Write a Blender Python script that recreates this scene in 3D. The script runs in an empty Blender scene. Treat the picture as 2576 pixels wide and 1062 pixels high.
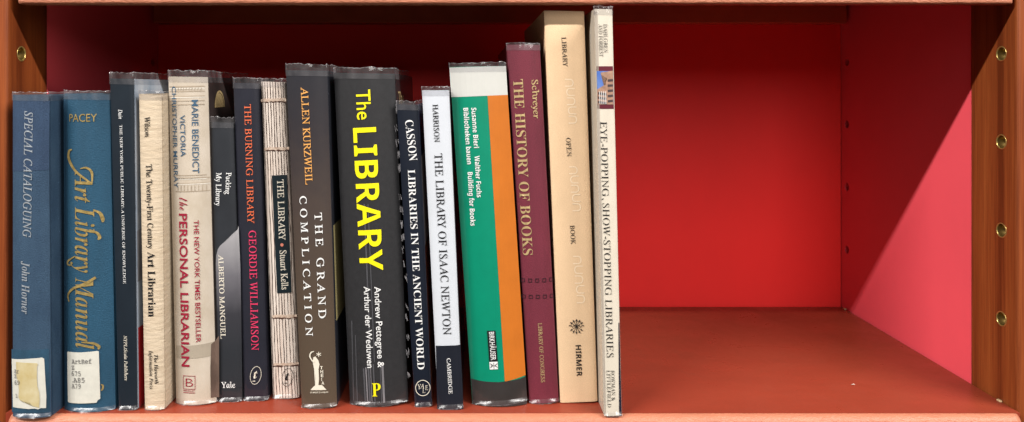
import bpy, bmesh, math, random
from mathutils import Vector, Matrix
random.seed(7)

# ------------------------------------------------------------------ camera, light, exposure
# All plans below are in "plate" units (1 unit = 1/3540 m at the plane of the book spines).
S = 1 / 3540.0
D = 0.55                     # camera to spine plane, metres
VX, VY, HZ = 1187.0, 220.0, 805.0
sc = bpy.context.scene
COL = sc.collection
cam = bpy.data.cameras.new('camera')
cam_o = bpy.data.objects.new('camera', cam)
COL.objects.link(cam_o)
cam_o.location = (0, -D, HZ * S)
cam_o.rotation_euler = (math.radians(90), 0, 0)
cam.sensor_width = 36
cam.lens = 36 * D / (2575 * S)
cam.shift_x = (1287.5 - VX) / 2575
cam.shift_y = -(531 - VY) / 2575
cam.clip_start = 0.01
cam.clip_end = 50
sc.camera = cam_o

w = bpy.data.worlds.new('World')
sc.world = w
w.use_nodes = True
bg = w.node_tree.nodes['Background']
bg.inputs[0].default_value = (1.0, 0.78, 0.66, 1)
bg.inputs[1].default_value = 0.045

# two long tube lamps in one line parallel to the shelf, up and in front of the bookcase
LY, LZ = -0.006 - 1.9 * 0.64, 0.2861 + 1.9 * 0.768
for lx, en in ((-1.95, 146), (1.95, 146)):
    la = bpy.data.lights.new('tube_lamp', 'AREA')
    la.shape = 'RECTANGLE'
    la.size = 2.4
    la.size_y = 0.045
    la.energy = en
    la.color = (1.0, 0.965, 0.93)
    lo = bpy.data.objects.new('tube_lamp', la)
    COL.objects.link(lo)
    lo.location = (lx + 0.03, LY, LZ)
    lo.rotation_euler = (math.radians(40), 0, 0)

# an added broad, weak lamp behind the camera, to brighten the back panel
lr = bpy.data.lights.new('added_fill_lamp', 'AREA')
lr.shape = 'RECTANGLE'
lr.size = 1.2
lr.size_y = 1.4
lr.energy = 33
lr.color = (1.0, 0.95, 0.9)
lro = bpy.data.objects.new('added_fill_lamp', lr)
COL.objects.link(lro)
lro.location = (0.45, -2.3, 1.3)
lro.rotation_euler = (math.radians(64), 0, math.radians(3))

sc.view_settings.view_transform = 'Standard'
sc.view_settings.look = 'None'
sc.view_settings.exposure = 0
sc.view_settings.gamma = 1
sc.view_settings.use_curve_mapping = False
sc.cycles.use_denoising = True
sc.cycles.sample_clamp_indirect = 4
sc.cycles.max_bounces = 10
sc.cycles.diffuse_bounces = 6
sc.cycles.transparent_max_bounces = 24
sc.cycles.caustics_reflective = True
sc.cycles.blur_glossy = 0.5


# ------------------------------------------------------------------ helpers
ALB = 0.70      # surfaces reflect less than they look under this much light


def lin(c):
    return tuple(ALB * ((x / 255) / 12.92 if x / 255 <= 0.04045 else ((x / 255 + 0.055) / 1.055) ** 2.4) for x in c)


def mat(name, rgb, rough=0.6, coat=0.0, vary=0.12, scale=(60, 60, 60), bump=0.0, bscale=None,
        metal=0.0, rgb2=None, coat_rough=0.07, spec=0.28, wavy=0.12, detail=4, fine=0.0):
    """Principled surface whose colour drifts between two close tones with an object-space noise."""
    m = bpy.data.materials.new(name)
    m.use_nodes = True
    nt = m.node_tree
    N, L = nt.nodes, nt.links
    b = N['Principled BSDF']
    a = lin(rgb)
    c2 = lin(rgb2) if rgb2 else tuple(min(1, x * (1 - vary)) for x in a)
    c1 = a if rgb2 else tuple(min(1, x * (1 + vary)) for x in a)
    tc = N.new('ShaderNodeTexCoord')
    mp = N.new('ShaderNodeMapping')
    mp.inputs['Scale'].default_value = scale
    L.new(tc.outputs['Object'], mp.inputs[0])
    no = N.new('ShaderNodeTexNoise')
    no.inputs['Scale'].default_value = 1
    no.inputs['Detail'].default_value = detail
    no.inputs['Roughness'].default_value = 0.62
    L.new(mp.outputs[0], no.inputs['Vector'])
    rp = N.new('ShaderNodeValToRGB')
    rp.color_ramp.elements[0].position = 0.3
    rp.color_ramp.elements[1].position = 0.7
    rp.color_ramp.elements[0].color = (*c1, 1)
    rp.color_ramp.elements[1].color = (*c2, 1)
    L.new(no.outputs['Fac'], rp.inputs[0])
    out = rp.outputs[0]
    if fine:
        n2 = N.new('ShaderNodeTexNoise')
        n2.inputs['Scale'].default_value = 1400
        n2.inputs['Detail'].default_value = 2
        L.new(tc.outputs['Object'], n2.inputs['Vector'])
        mr = N.new('ShaderNodeMapRange')
        mr.inputs['From Min'].default_value = 0.3
        mr.inputs['From Max'].default_value = 0.7
        mr.inputs['To Min'].default_value = 1 - fine
        mr.inputs['To Max'].default_value = 1 + fine
        L.new(n2.outputs['Fac'], mr.inputs[0])
        vm = N.new('ShaderNodeVectorMath')
        vm.operation = 'SCALE'
        L.new(out, vm.inputs[0])
        L.new(mr.outputs[0], vm.inputs['Scale'])
        out = vm.outputs[0]
    L.new(out, b.inputs['Base Color'])
    b.inputs['Roughness'].default_value = rough
    b.inputs['Metallic'].default_value = metal
    b.inputs['Specular IOR Level'].default_value = spec
    b.inputs['Coat Weight'].default_value = coat * 0.7
    b.inputs['Coat Roughness'].default_value = coat_rough
    if bump:
        m2 = N.new('ShaderNodeMapping')
        m2.inputs['Scale'].default_value = bscale or scale
        L.new(tc.outputs['Object'], m2.inputs[0])
        n3 = N.new('ShaderNodeTexNoise')
        n3.inputs['Scale'].default_value = 1
        n3.inputs['Detail'].default_value = 5
        L.new(m2.outputs[0], n3.inputs['Vector'])
        bp = N.new('ShaderNodeBump')
        bp.inputs['Strength'].default_value = bump
        bp.inputs['Distance'].default_value = 0.0006
        L.new(n3.outputs['Fac'], bp.inputs['Height'])
        L.new(bp.outputs[0], b.inputs['Normal'])
    if coat and wavy:
        m4 = N.new('ShaderNodeMapping')
        m4.inputs['Scale'].default_value = (160, 160, 26)
        L.new(tc.outputs['Object'], m4.inputs[0])
        n4 = N.new('ShaderNodeTexNoise')
        n4.inputs['Scale'].default_value = 1
        n4.inputs['Detail'].default_value = 3
        L.new(m4.outputs[0], n4.inputs['Vector'])
        b4 = N.new('ShaderNodeBump')
        b4.inputs['Strength'].default_value = wavy
        b4.inputs['Distance'].default_value = 0.002
        L.new(n4.outputs['Fac'], b4.inputs['Height'])
        L.new(b4.outputs[0], b.inputs['Coat Normal'])
    return m


def grad_mat(name, stops, z0, z1, coat=0.6, rough=0.45, vary=0.15):
    """Printed jacket colour that runs from one tone to another along the height of the spine."""
    m = mat(name, stops[0][1], rough, coat, vary)
    nt = m.node_tree
    N, L = nt.nodes, nt.links
    b = N['Principled BSDF']
    tc = N.new('ShaderNodeTexCoord')
    sp = N.new('ShaderNodeSeparateXYZ')
    L.new(tc.outputs['Object'], sp.inputs[0])
    no = N.new('ShaderNodeTexNoise')
    no.inputs['Scale'].default_value = 120
    no.inputs['Detail'].default_value = 5
    L.new(tc.outputs['Object'], no.inputs['Vector'])
    mr = N.new('ShaderNodeMapRange')
    mr.inputs['From Min'].default_value = z0
    mr.inputs['From Max'].default_value = z1
    L.new(sp.outputs['Z'], mr.inputs[0])
    ad = N.new('ShaderNodeMath')
    ad.operation = 'MULTIPLY_ADD'
    ad.inputs[1].default_value = vary
    L.new(no.outputs['Fac'], ad.inputs[0])
    sb = N.new('ShaderNodeMath')
    sb.operation = 'SUBTRACT'
    sb.inputs[1].default_value = vary * 0.5
    L.new(mr.outputs[0], sb.inputs[0])
    L.new(sb.outputs[0], ad.inputs[2])
    rp = N.new('ShaderNodeValToRGB')
    el = rp.color_ramp.elements
    while len(el) < len(stops):
        el.new(0.5)
    for e, (p, c) in zip(el, stops):
        e.position = p
        e.color = (*lin(c), 1)
    L.new(ad.outputs[0], rp.inputs[0])
    L.new(rp.outputs[0], b.inputs['Base Color'])
    return m


def wood_mat(name, tones, scale=(55, 55, 2.2), rough=0.42):
    m = mat(name, tones[0], rough, 0.15, coat_rough=0.25, wavy=0)
    N, L = m.node_tree.nodes, m.node_tree.links
    b = N['Principled BSDF']
    tc = N.new('ShaderNodeTexCoord')
    mp = N.new('ShaderNodeMapping')
    mp.inputs['Scale'].default_value = scale
    L.new(tc.outputs['Object'], mp.inputs[0])
    no = N.new('ShaderNodeTexNoise')
    no.inputs['Scale'].default_value = 1
    no.inputs['Detail'].default_value = 7
    no.inputs['Roughness'].default_value = 0.6
    no.inputs['Distortion'].default_value = 0.6
    L.new(mp.outputs[0], no.inputs['Vector'])
    m2 = N.new('ShaderNodeMapping')
    m2.inputs['Scale'].default_value = (scale[0] * 14, scale[1] * 14, scale[2] * 9)
    L.new(tc.outputs['Object'], m2.inputs[0])
    n2 = N.new('ShaderNodeTexNoise')
    n2.inputs['Scale'].default_value = 1
    n2.inputs['Detail'].default_value = 3
    L.new(m2.outputs[0], n2.inputs['Vector'])
    mx = N.new('ShaderNodeMath')
    mx.operation = 'MULTIPLY_ADD'
    mx.inputs[1].default_value = 0.42
    L.new(n2.outputs['Fac'], mx.inputs[0])
    L.new(no.outputs['Fac'], mx.inputs[2])
    rp = N.new('ShaderNodeValToRGB')
    el = rp.color_ramp.elements
    while len(el) < len(tones):
        el.new(0.5)
    for i, (e, c) in enumerate(zip(el, tones)):
        e.position = 0.50 + 0.40 * i / (len(tones) - 1)
        e.color = (*lin(c), 1)
    L.new(mx.outputs[0], rp.inputs[0])
    L.new(rp.outputs[0], b.inputs['Base Color'])
    return m


def film_mat(name, haze, clear, gloss, bump=0.6, rough=0.12):
    """Clear polyester jacket film: mostly lets light through, a little milky, with a gloss."""
    m = bpy.data.materials.new(name)
    m.use_nodes = True
    N, L = m.node_tree.nodes, m.node_tree.links
    N.remove(N['Principled BSDF'])
    out = N['Material Output']
    tr = N.new('ShaderNodeBsdfTransparent')
    tr.inputs[0].default_value = (clear, clear, clear * 1.01, 1)
    df = N.new('ShaderNodeBsdfDiffuse')
    df.inputs[0].default_value = (0.62, 0.6, 0.62, 1)
    tl = N.new('ShaderNodeBsdfTranslucent')
    tl.inputs[0].default_value = (0.62, 0.6, 0.62, 1)
    ml = N.new('ShaderNodeMixShader')
    ml.inputs[0].default_value = 0.4
    L.new(df.outputs[0], ml.inputs[1])
    L.new(tl.outputs[0], ml.inputs[2])
    gl = N.new('ShaderNodeBsdfGlossy')
    gl.inputs['Roughness'].default_value = rough
    tc = N.new('ShaderNodeTexCoord')
    mp = N.new('ShaderNodeMapping')
    mp.inputs['Scale'].default_value = (110, 110, 50)
    L.new(tc.outputs['Object'], mp.inputs[0])
    no = N.new('ShaderNodeTexNoise')
    no.inputs['Scale'].default_value = 1
    no.inputs['Detail'].default_value = 3
    L.new(mp.outputs[0], no.inputs['Vector'])
    bp = N.new('ShaderNodeBump')
    bp.inputs['Strength'].default_value = bump
    bp.inputs['Distance'].default_value = 0.003
    L.new(no.outputs['Fac'], bp.inputs['Height'])
    L.new(bp.outputs[0], gl.inputs['Normal'])
    mr = N.new('ShaderNodeMapRange')
    mr.inputs['From Min'].default_value = 0.35
    mr.inputs['From Max'].default_value = 0.72
    mr.inputs['To Min'].default_value = haze * 0.45
    mr.inputs['To Max'].default_value = haze * 1.9
    L.new(no.outputs['Fac'], mr.inputs[0])
    m1 = N.new('ShaderNodeMixShader')
    L.new(mr.outputs[0], m1.inputs[0])
    L.new(tr.outputs[0], m1.inputs[1])
    L.new(ml.outputs[0], m1.inputs[2])
    m2 = N.new('ShaderNodeMixShader')
    m2.inputs[0].default_value = gloss
    L.new(m1.outputs[0], m2.inputs[1])
    L.new(gl.outputs[0], m2.inputs[2])
    L.new(m2.outputs[0], out.inputs['Surface'])
    return m


def link(name, bm, mats, parent=None, smooth=False):
    me = bpy.data.meshes.new(name)
    if smooth:
        for f in bm.faces:
            f.smooth = True
    bm.to_mesh(me)
    bm.free()
    for m in (mats if isinstance(mats, (list, tuple)) else [mats]):
        me.materials.append(m)
    o = bpy.data.objects.new(name, me)
    COL.objects.link(o)
    if parent:
        o.parent = parent
    return o


def thing(name, label, cat, loc=(0, 0, 0), group=None):
    o = bpy.data.objects.new(name, None)
    o.empty_display_size = 0.02
    COL.objects.link(o)
    o.location = loc
    o['label'] = label
    o['category'] = cat
    if group:
        o['group'] = group
    return o


def add_box(bm, x0, x1, y0, y1, z0, z1, mi=0, bev=0.0, seg=2):
    v = [bm.verts.new(p) for p in ((x0, y0, z0), (x1, y0, z0), (x1, y1, z0), (x0, y1, z0),
                                   (x0, y0, z1), (x1, y0, z1), (x1, y1, z1), (x0, y1, z1))]
    fs = [bm.faces.new([v[i] for i in q]) for q in ((3, 2, 1, 0), (4, 5, 6, 7), (0, 1, 5, 4), (1, 2, 6, 5), (2, 3, 7, 6), (3, 0, 4, 7))]
    for f in fs:
        f.material_index = mi
    if bev:
        es = list({e for f in fs for e in f.edges})
        r = bmesh.ops.bevel(bm, geom=es, offset=bev, segments=seg, affect='EDGES', profile=0.5)
        for f in r['faces']:
            f.material_index = mi
    return fs


def extrude_profile(bm, pts, x0, x1, mi=0, nx=1, jit=None):
    """Closed (y, z) outline swept along x."""
    cols = []
    for i in range(nx + 1):
        x = x0 + (x1 - x0) * i / nx
        cols.append([bm.verts.new((x, p[0] + (jit(x, k)[0] if jit else 0), p[1] + (jit(x, k)[1] if jit else 0))) for k, p in enumerate(pts)])
    n = len(pts)
    for i in range(nx):
        for k in range(n):
            f = bm.faces.new((cols[i][k], cols[i][(k + 1) % n], cols[i + 1][(k + 1) % n], cols[i + 1][k]))
            f.material_index = mi
    bm.faces.new(list(reversed(cols[0]))).material_index = mi
    bm.faces.new(cols[-1]).material_index = mi
    bmesh.ops.recalc_face_normals(bm, faces=bm.faces)


# ------------------------------------------------------------------ lettering
def conv(s, U, L, sp={}):
    r = ''
    for ch in s:
        if ch in sp:
            r += sp[ch]
        elif 'A' <= ch <= 'Z':
            r += chr(U + ord(ch) - 65)
        elif 'a' <= ch <= 'z':
            r += chr(L + ord(ch) - 97)
        else:
            r += ch
    return r


DIG = {str(i): chr(0x1d7f6 + i) for i in range(10)}
STYLES = {   # conversion, outline offset, shear
    'sans': (lambda s: s, 0.0, 0),
    'sansm': (lambda s: s, 0.007, 0),
    'sanst': (lambda s: s, -0.016, 0),
    'sansd': (lambda s: s, 0.02, 0),
    'sansb': (lambda s: conv(s, 0x1d5d4, 0x1d5ee), -0.004, 0),
    'sansx': (lambda s: conv(s, 0x1d5d4, 0x1d5ee), -0.002, 0),
    'serift': (lambda s: conv(s, 0x1d434, 0x1d44e, {'h': '\u210e'}), -0.003, -0.22),
    'serif': (lambda s: conv(s, 0x1d434, 0x1d44e, {'h': '\u210e'}), 0.003, -0.25),
    'serifm': (lambda s: conv(s, 0x1d434, 0x1d44e, {'h': '\u210e'}), 0.010, -0.28),
    'serifb': (lambda s: conv(s, 0x1d400, 0x1d41a), -0.005, 0),
    'serifx': (lambda s: conv(s, 0x1d400, 0x1d41a), 0.002, 0),
    'it': (lambda s: conv(s, 0x1d434, 0x1d44e, {'h': '\u210e'}), 0.006, 0),
    'bi': (lambda s: conv(s, 0x1d468, 0x1d482), -0.004, 0),
    'script': (lambda s: conv(s, 0x1d4d0, 0x1d4ea), -0.002, 0),
    'mono': (lambda s: conv(s, 0x1d670, 0x1d68a, DIG), 0.004, 0),
}
CAPH = {}


def glyph_mesh(s, style, raw=False):
    fn, off, sh = STYLES[style]
    cu = bpy.data.curves.new('lettering', 'FONT')
    cu.body = s if raw else fn(s)
    cu.size = 1
    cu.offset = off
    cu.shear = sh
    cu.resolution_u = 3
    o = bpy.data.objects.new('lettering', cu)
    COL.objects.link(o)
    bpy.context.view_layer.update()
    dg = bpy.context.evaluated_depsgraph_get()
    me = bpy.data.meshes.new_from_object(o.evaluated_get(dg))
    bm = bmesh.new()
    bm.from_mesh(me)
    bpy.data.objects.remove(o)
    bpy.data.meshes.remove(me)
    bpy.data.curves.remove(cu)
    return bm


def cap_height(style):
    if style not in CAPH:
        bm = glyph_mesh('H', style)
        CAPH[style] = max(v.co.y for v in bm.verts)
        bm.free()
    return CAPH[style]


# ------------------------------------------------------------------ plan coordinates read off six detail views
VIEWS = {'A': (0, 250), 'B': (0, 700), 'C': (0, 1150), 'D': (1100, 220), 'E': (1100, 700), 'F': (1100, 1150)}
ZK = 1200 / 2575 * 0.62866


def pt(p):
    if len(p) == 3:
        x0, y0 = VIEWS[p[0]]
        return (x0 * 0.62866 + p[1] * ZK, y0 * 0.62866 + p[2] * ZK)
    return p


# ------------------------------------------------------------------ shared materials
M = {}
M['white_ink'] = mat('white_ink', (242, 242, 240), 0.5, vary=0.03)
M['cream_ink'] = mat('cream_ink', (238, 230, 212), 0.5, vary=0.05)
M['black_ink'] = mat('black_ink', (24, 24, 28), 0.5, vary=0.1)
M['grey_ink'] = mat('grey_ink', (120, 118, 116), 0.7, vary=0.3, scale=(500, 500, 500))
M['faint_ink'] = mat('faint_ink', (160, 158, 150), 0.7, vary=0.2, scale=(500, 500, 500))
M['gold_foil'] = mat('gold_foil', (208, 180, 112), 0.38, metal=0.55, vary=0.3, scale=(300, 300, 300), bump=0.5, bscale=(500, 500, 500))
M['dull_gold'] = mat('dull_gold', (205, 178, 128), 0.5, metal=0.3, vary=0.3, scale=(500, 500, 500), bump=0.4, bscale=(700, 700, 700))
M['silver_foil'] = mat('silver_foil', (188, 196, 204), 0.4, metal=0.4, vary=0.35, scale=(320, 320, 320), bump=0.5, bscale=(500, 500, 500))
M['yellow_ink'] = mat('yellow_ink', (252, 238, 20), 0.5, vary=0.03)
M['blue_ink'] = mat('blue_ink', (66, 98, 124), 0.5, vary=0.08)
M['red_ink'] = mat('red_ink', (158, 34, 58), 0.5, vary=0.08)
M['orange_ink'] = mat('orange_ink', (232, 112, 72), 0.5, vary=0.05)
M['pink_ink'] = mat('pink_ink', (228, 62, 104), 0.5, vary=0.05)
M['amber_ink'] = mat('amber_ink', (232, 168, 92), 0.5, vary=0.08)
M['salmon_ink'] = mat('salmon_ink', (228, 140, 118), 0.5, vary=0.05)
M['pages'] = mat('pages', (214, 200, 172), 0.85, vary=0.15, scale=(900, 8, 8))
M['paper_label'] = mat('paper_label', (218, 216, 204), 0.75, vary=0.06, scale=(150, 150, 150), bump=0.2)
M['torn_paper'] = mat('torn_paper', (214, 202, 164), 0.85, vary=0.14, scale=(90, 90, 90), bump=0.4, rgb2=(196, 176, 120))
M['film'] = film_mat('clear_film', 0.085, 0.91, 0.06, 0.2)
M['foot_film'] = film_mat('foot_film', 0.008, 0.97, 0.05, 0.2, 0.28)
M['foot_edge'] = film_mat('foot_edge', 0.15, 0.92, 0.04, 0.2, 0.3)
M['film_edge_glint'] = film_mat('film_edge_glint', 0.36, 0.88, 0.05, 0.2)  # milky strip paints white glints along the film's top edge


# ------------------------------------------------------------------ a book
class Book:
    def __init__(self, label, t, tl, tr, bl, br, depth, bulge, power, spine, left=None, right=None,
                 board=0.0025, cat='book', inset=0.003):
        self.t = t
        X = lambda u: (u - VX) * t * S
        Z = lambda v: (HZ + (VY - v) * t) * S
        self.X, self.Z = X, Z
        dx, h = X(tl[0]) - X(bl), Z(tl[1])
        self.th = math.atan2(dx, h)
        self.h = math.hypot(dx, h)
        self.o = Vector((X(bl), (t - 1) * D, 0.0004))
        self.wb = (X(br) - X(bl)) / math.cos(self.th)
        self.wt = self.loc(tr)[0]
        self.hr = self.loc(tr)[1]
        self.bulge, self.power, self.depth, self.board = bulge, power, depth, board
        self.root = thing('book', label, cat, self.o, 'library books standing in a row on the shelf')
        self.root.rotation_euler = (0, self.th, 0)
        # --- spine: a curved sheet with real thickness
        self.bm = bmesh.new()
        self.mats = [spine]
        nx, nz = 20, 14
        g = [[None] * (nx + 1) for _ in range(nz + 1)]
        gb = [[None] * (nx + 1) for _ in range(nz + 1)]
        for j in range(nz + 1):
            for i in range(nx + 1):
                a, b = i / nx, j / nz
                a = 0.5 - 0.5 * math.cos(math.pi * a)
                z = b * (self.h + (self.hr - self.h) * a)
                x = a * self.xr(z)
                y = self.surf(x, z)
                g[j][i] = self.bm.verts.new((x, y, z))
                gb[j][i] = self.bm.verts.new((min(max(x, 0.0006), self.xr(z) - 0.0006), y + 0.0022, z))
        for j in range(nz):
            for i in range(nx):
                self.bm.faces.new((g[j][i], g[j][i + 1], g[j + 1][i + 1], g[j + 1][i])).smooth = True
                self.bm.faces.new((gb[j][i], gb[j + 1][i], gb[j + 1][i + 1], gb[j][i + 1]))
        for e in self.bm.edges:
            if e.is_boundary:
                e.smooth = False
        for i in range(nx):
            self.bm.faces.new((g[nz][i], g[nz][i + 1], gb[nz][i + 1], gb[nz][i]))
            self.bm.faces.new((g[0][i], gb[0][i], gb[0][i + 1], g[0][i + 1]))
        for j in range(nz):
            self.bm.faces.new((g[j][0], g[j + 1][0], gb[j + 1][0], gb[j][0]))
            self.bm.faces.new((g[j][nx], gb[j][nx], gb[j + 1][nx], g[j + 1][nx]))
        # --- boards and pages
        ys = bulge + 0.0022
        self.rm = [right or left or spine]
        for nm, side in (('back_cover', 0), ('front_cover', 1)):
            bm = bmesh.new()
            add_box(bm, 0, 1, ys + 0.0002, depth, 0, 1, 0)
            for v in bm.verts:
                z = v.co.z * (self.h if side == 0 else self.hr)
                if side == 0:
                    v.co.x = v.co.x * board
                else:
                    v.co.x = self.xr(z) - (1 - v.co.x) * board
                v.co.z = z
            if side == 0:
                link(nm, bm, left or spine, self.root)
            else:
                self.fbm = bm
        bm = bmesh.new()
        add_box(bm, 0, 1, ys + 0.001, depth - inset, inset, 1)
        for v in bm.verts:
            z = inset if v.co.z <= inset + 1e-6 else min(self.h, self.hr) - inset
            v.co.x = board + 0.0002 + v.co.x * (self.xr(z) - 2 * board - 0.0004)
            v.co.z = z
        link('page_block', bm, M['pages'], self.root)

    def xr(self, z):
        return self.wb + (self.wt - self.wb) * min(max(z / max(self.h, 1e-6), 0), 1)

    def surf(self, x, z):
        a = min(max(x / self.xr(z), 0), 1)
        return self.bulge * abs(2 * a - 1) ** self.power

    def loc(self, p):
        p = pt(p)
        wx, wz = self.X(p[0]) - self.o.x, self.Z(p[1]) - self.o.z
        c, s = math.cos(self.th), math.sin(self.th)
        return (wx * c - wz * s, wx * s + wz * c)

    def conform(self, bm, eps):
        w = max(self.wb, self.wt)
        if self.bulge > 0.0005:
            xs = [v.co.x for v in bm.verts]
            n = 14
            for k in range(1, n):
                xk = w * (0.5 - 0.5 * math.cos(math.pi * k / n))
                if min(xs) < xk < max(xs):
                    bmesh.ops.bisect_plane(bm, geom=bm.verts[:] + bm.edges[:] + bm.faces[:], plane_co=(xk, 0, 0), plane_no=(1, 0, 0))
        for v in bm.verts:
            v.co.y = self.surf(v.co.x, v.co.z) - eps

    def face_out(self, bm):
        bm.normal_update()
        bmesh.ops.reverse_faces(bm, faces=[f for f in bm.faces if f.normal.y > 0])

    def poly(self, pts, eps=0.0002, local=False):
        bm = bmesh.new()
        q = pts if local else [self.loc(p) for p in pts]
        clip = []
        for x, z in q:
            clip.append(bm.verts.new((x, 0, z)))
        f = bm.faces.new(clip)
        bmesh.ops.triangulate(bm, faces=[f])
        self.conform(bm, eps)
        self.face_out(bm)
        return bm

    def patch(self, pts, m, eps=0.0002):
        """A printed area of the jacket: belongs to the spine's own mesh."""
        bm = self.poly(pts, eps)
        self._join(bm, m)

    def _join(self, bm, m):
        if m not in self.mats:
            self.mats.append(m)
        mi = self.mats.index(m)
        for f in bm.faces:
            f.material_index = mi
        me = bpy.data.meshes.new('tmp')
        bm.to_mesh(me)
        bm.free()
        self.bm.from_mesh(me)
        bpy.data.meshes.remove(me)

    def stroke_bm(self, pts, width, eps=0.0004, closed=False, taper=None, local=False):
        q = [Vector(p if local else self.loc(p)) for p in pts]
        n = len(q)
        k = self.t * S * 0.5
        bm = bmesh.new()
        L, R = [], []
        for i in range(n):
            a = q[(i - 1) % n] if closed or i else q[i]
            b = q[(i + 1) % n] if closed or i < n - 1 else q[i]
            d = (b - a)
            d = d.normalized() if d.length > 1e-9 else Vector((1, 0))
            nr = Vector((-d.y, d.x)) * width * k * (taper[i] if taper else 1)
            L.append(bm.verts.new((q[i].x + nr.x, 0, q[i].y + nr.y)))
            R.append(bm.verts.new((q[i].x - nr.x, 0, q[i].y - nr.y)))
        for i in range(n if closed else n - 1):
            j = (i + 1) % n
            bm.faces.new((L[i], L[j], R[j], R[i]))
        self.conform(bm, eps)
        self.face_out(bm)
        return bm

    def ring_pts(self, c, rx, ry, n=36, a0=0, a1=2 * math.pi, tilt=0.0):
        c = pt(c)
        r = []
        for i in range(n):
            a = a0 + (a1 - a0) * i / n
            x, y = rx * math.cos(a), ry * math.sin(a)
            r.append((c[0] + x - y * tilt, c[1] + y))
        return r

    def text_bm(self, s, style, p0, p1, cap, eps=0.0004, raw=False):
        bm = glyph_mesh(s, style, raw)
        x0, x1 = min(v.co.x for v in bm.verts), max(v.co.x for v in bm.verts)
        a, b = Vector(self.loc(p0)), Vector(self.loc(p1))
        d = b - a
        sx = d.length / (x1 - x0)
        sy = cap * ZK * self.t * S / cap_height(style)
        d.normalize()
        n = Vector((-d.y, d.x))
        for v in bm.verts:
            q = a + d * (v.co.x - x0) * sx + n * v.co.y * sy
            v.co = (q.x, 0, q.y)
        self.conform(bm, eps)
        self.face_out(bm)
        return bm

    def text(self, part, s, style, p0, p1, cap, m, eps=0.0004, raw=False):
        return link(part, self.text_bm(s, style, p0, p1, cap, eps, raw), m, self.root)

    def mark(self, part, bms, m):
        bm = bmesh.new()
        for b in bms:
            me = bpy.data.meshes.new('tmp')
            b.to_mesh(me)
            b.free()
            bm.from_mesh(me)
            bpy.data.meshes.remove(me)
        return link(part, bm, m, self.root)

    def cover_patch(self, v0, v1, m, d0=0.0, d1=1.0, eps=0.0002):
        """Printed area on the right-hand board, from height v0 down to v1 (plan), d0..d1 of its depth."""
        if m not in self.rm:
            self.rm.append(m)
        z1, z0 = self.loc((VX, v0))[1], self.loc((VX, v1))[1]
        z0, z1 = max(z0, 0.0002), min(z1, self.hr - 0.0002)
        ys = self.bulge + 0.0024
        y0, y1 = ys + (self.depth - ys) * d0, ys + (self.depth - ys) * d1
        vs = [self.fbm.verts.new((self.xr(z) + eps, y, z)) for y, z in ((y0, z0), (y1, z0), (y1, z1), (y0, z1))]
        self.fbm.faces.new(vs).material_index = self.rm.index(m)

    def film(self, hf=0.004, back=0.10, jag=0.0008, bottom=True, lback=0.004, seed=0, drop=0.004, flare=0.0):
        """Loose rim of the clear jacket film above the head and round the foot of the book."""
        rnd = random.Random(seed)
        off = 0.0005
        path = []
        nb = 14
        for i in range(nb):
            path.append((-off * 0.5, self.bulge + lback * (1 - i / nb), 0))
        nf = 34
        for i in range(nf + 1):
            a = i / nf
            a = 0.5 - 0.5 * math.cos(math.pi * a)
            path.append((a, None, 1))
        for i in range(1, 22):
            path.append((1.0, self.bulge + back * i / 21, 2))
        bm = bmesh.new()

        def at(p, z):
            x, y, k = p
            zz = min(max(z, 0), self.h)
            if k == 0:
                return (x, y, z)
            if k == 1:
                xx = x * self.xr(zz)
                return (xx + off * (2 * x - 1) * 0.5, self.surf(xx, zz) - off, z)
            return (self.xr(zz) + off * 0.6, y, z)

        rows = []
        wob = 0
        for p in path:
            wob = 0.7 * wob + rnd.uniform(-1, 1) * jag * 0.75
            a = p[0] if p[2] == 1 else (0 if p[2] == 0 else 1)
            ht = self.h + (self.hr - self.h) * a
            fall = 0 if p[2] < 2 else 0.0
            top = ht + hf + wob - fall
            lev = [ht - drop, ht + hf * 0.3, top - 0.0004, top]
            rows.append([bm.verts.new((lambda c: (c[0] + rnd.uniform(-1, 1) * 0.0002, c[1] + (0 if q < 2 else rnd.uniform(-1, 1) * 0.0003), c[2]))(at(p, z))) for q, z in enumerate(lev)])
        for r0, r1 in zip(rows, rows[1:]):
            for q in range(3):
                f = bm.faces.new((r0[q], r1[q], r1[q + 1], r0[q + 1]))
                f.material_index = 1 if q == 2 else 0
                f.smooth = q < 2
        link('plastic_cover', bm, [M['film'], M['film_edge_glint']], self.root)
        bm = bmesh.new()
        if bottom:
            rows = []
            for p in path:
                if p[2] == 0 or (p[2] == 2 and p[1] > self.bulge + min(back, 0.03)):
                    continue
                c0 = at(p, 0.0030)
                c1 = at(p, 0.0016)
                c2 = at(p, 0.0007)
                f = 0.5 - 0.5 * math.cos(2 * math.pi * min(max(p[0], 0.02), 0.98)) if p[2] == 1 else 0.0
                bo = 0.0007 + 0.0014 * f ** 0.5 + rnd.uniform(0, 0.0004)
                ox = 0.0006 if p[2] == 2 else 0
                rows.append([bm.verts.new(c) for c in (c0, (c1[0] + ox, c1[1] - bo * 0.5, c1[2]), (c2[0] + ox, c2[1] - bo, c2[2]), (c2[0] + ox, c2[1] - bo - 0.0002, 0.0004 + rnd.uniform(0, 0.0003)))])
            for r0, r1 in zip(rows, rows[1:]):
                for q in range(3):
                    f = bm.faces.new((r0[q], r1[q], r1[q + 1], r0[q + 1]))
                    f.material_index = 1 if q == 2 else 0
                    f.smooth = True
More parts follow.
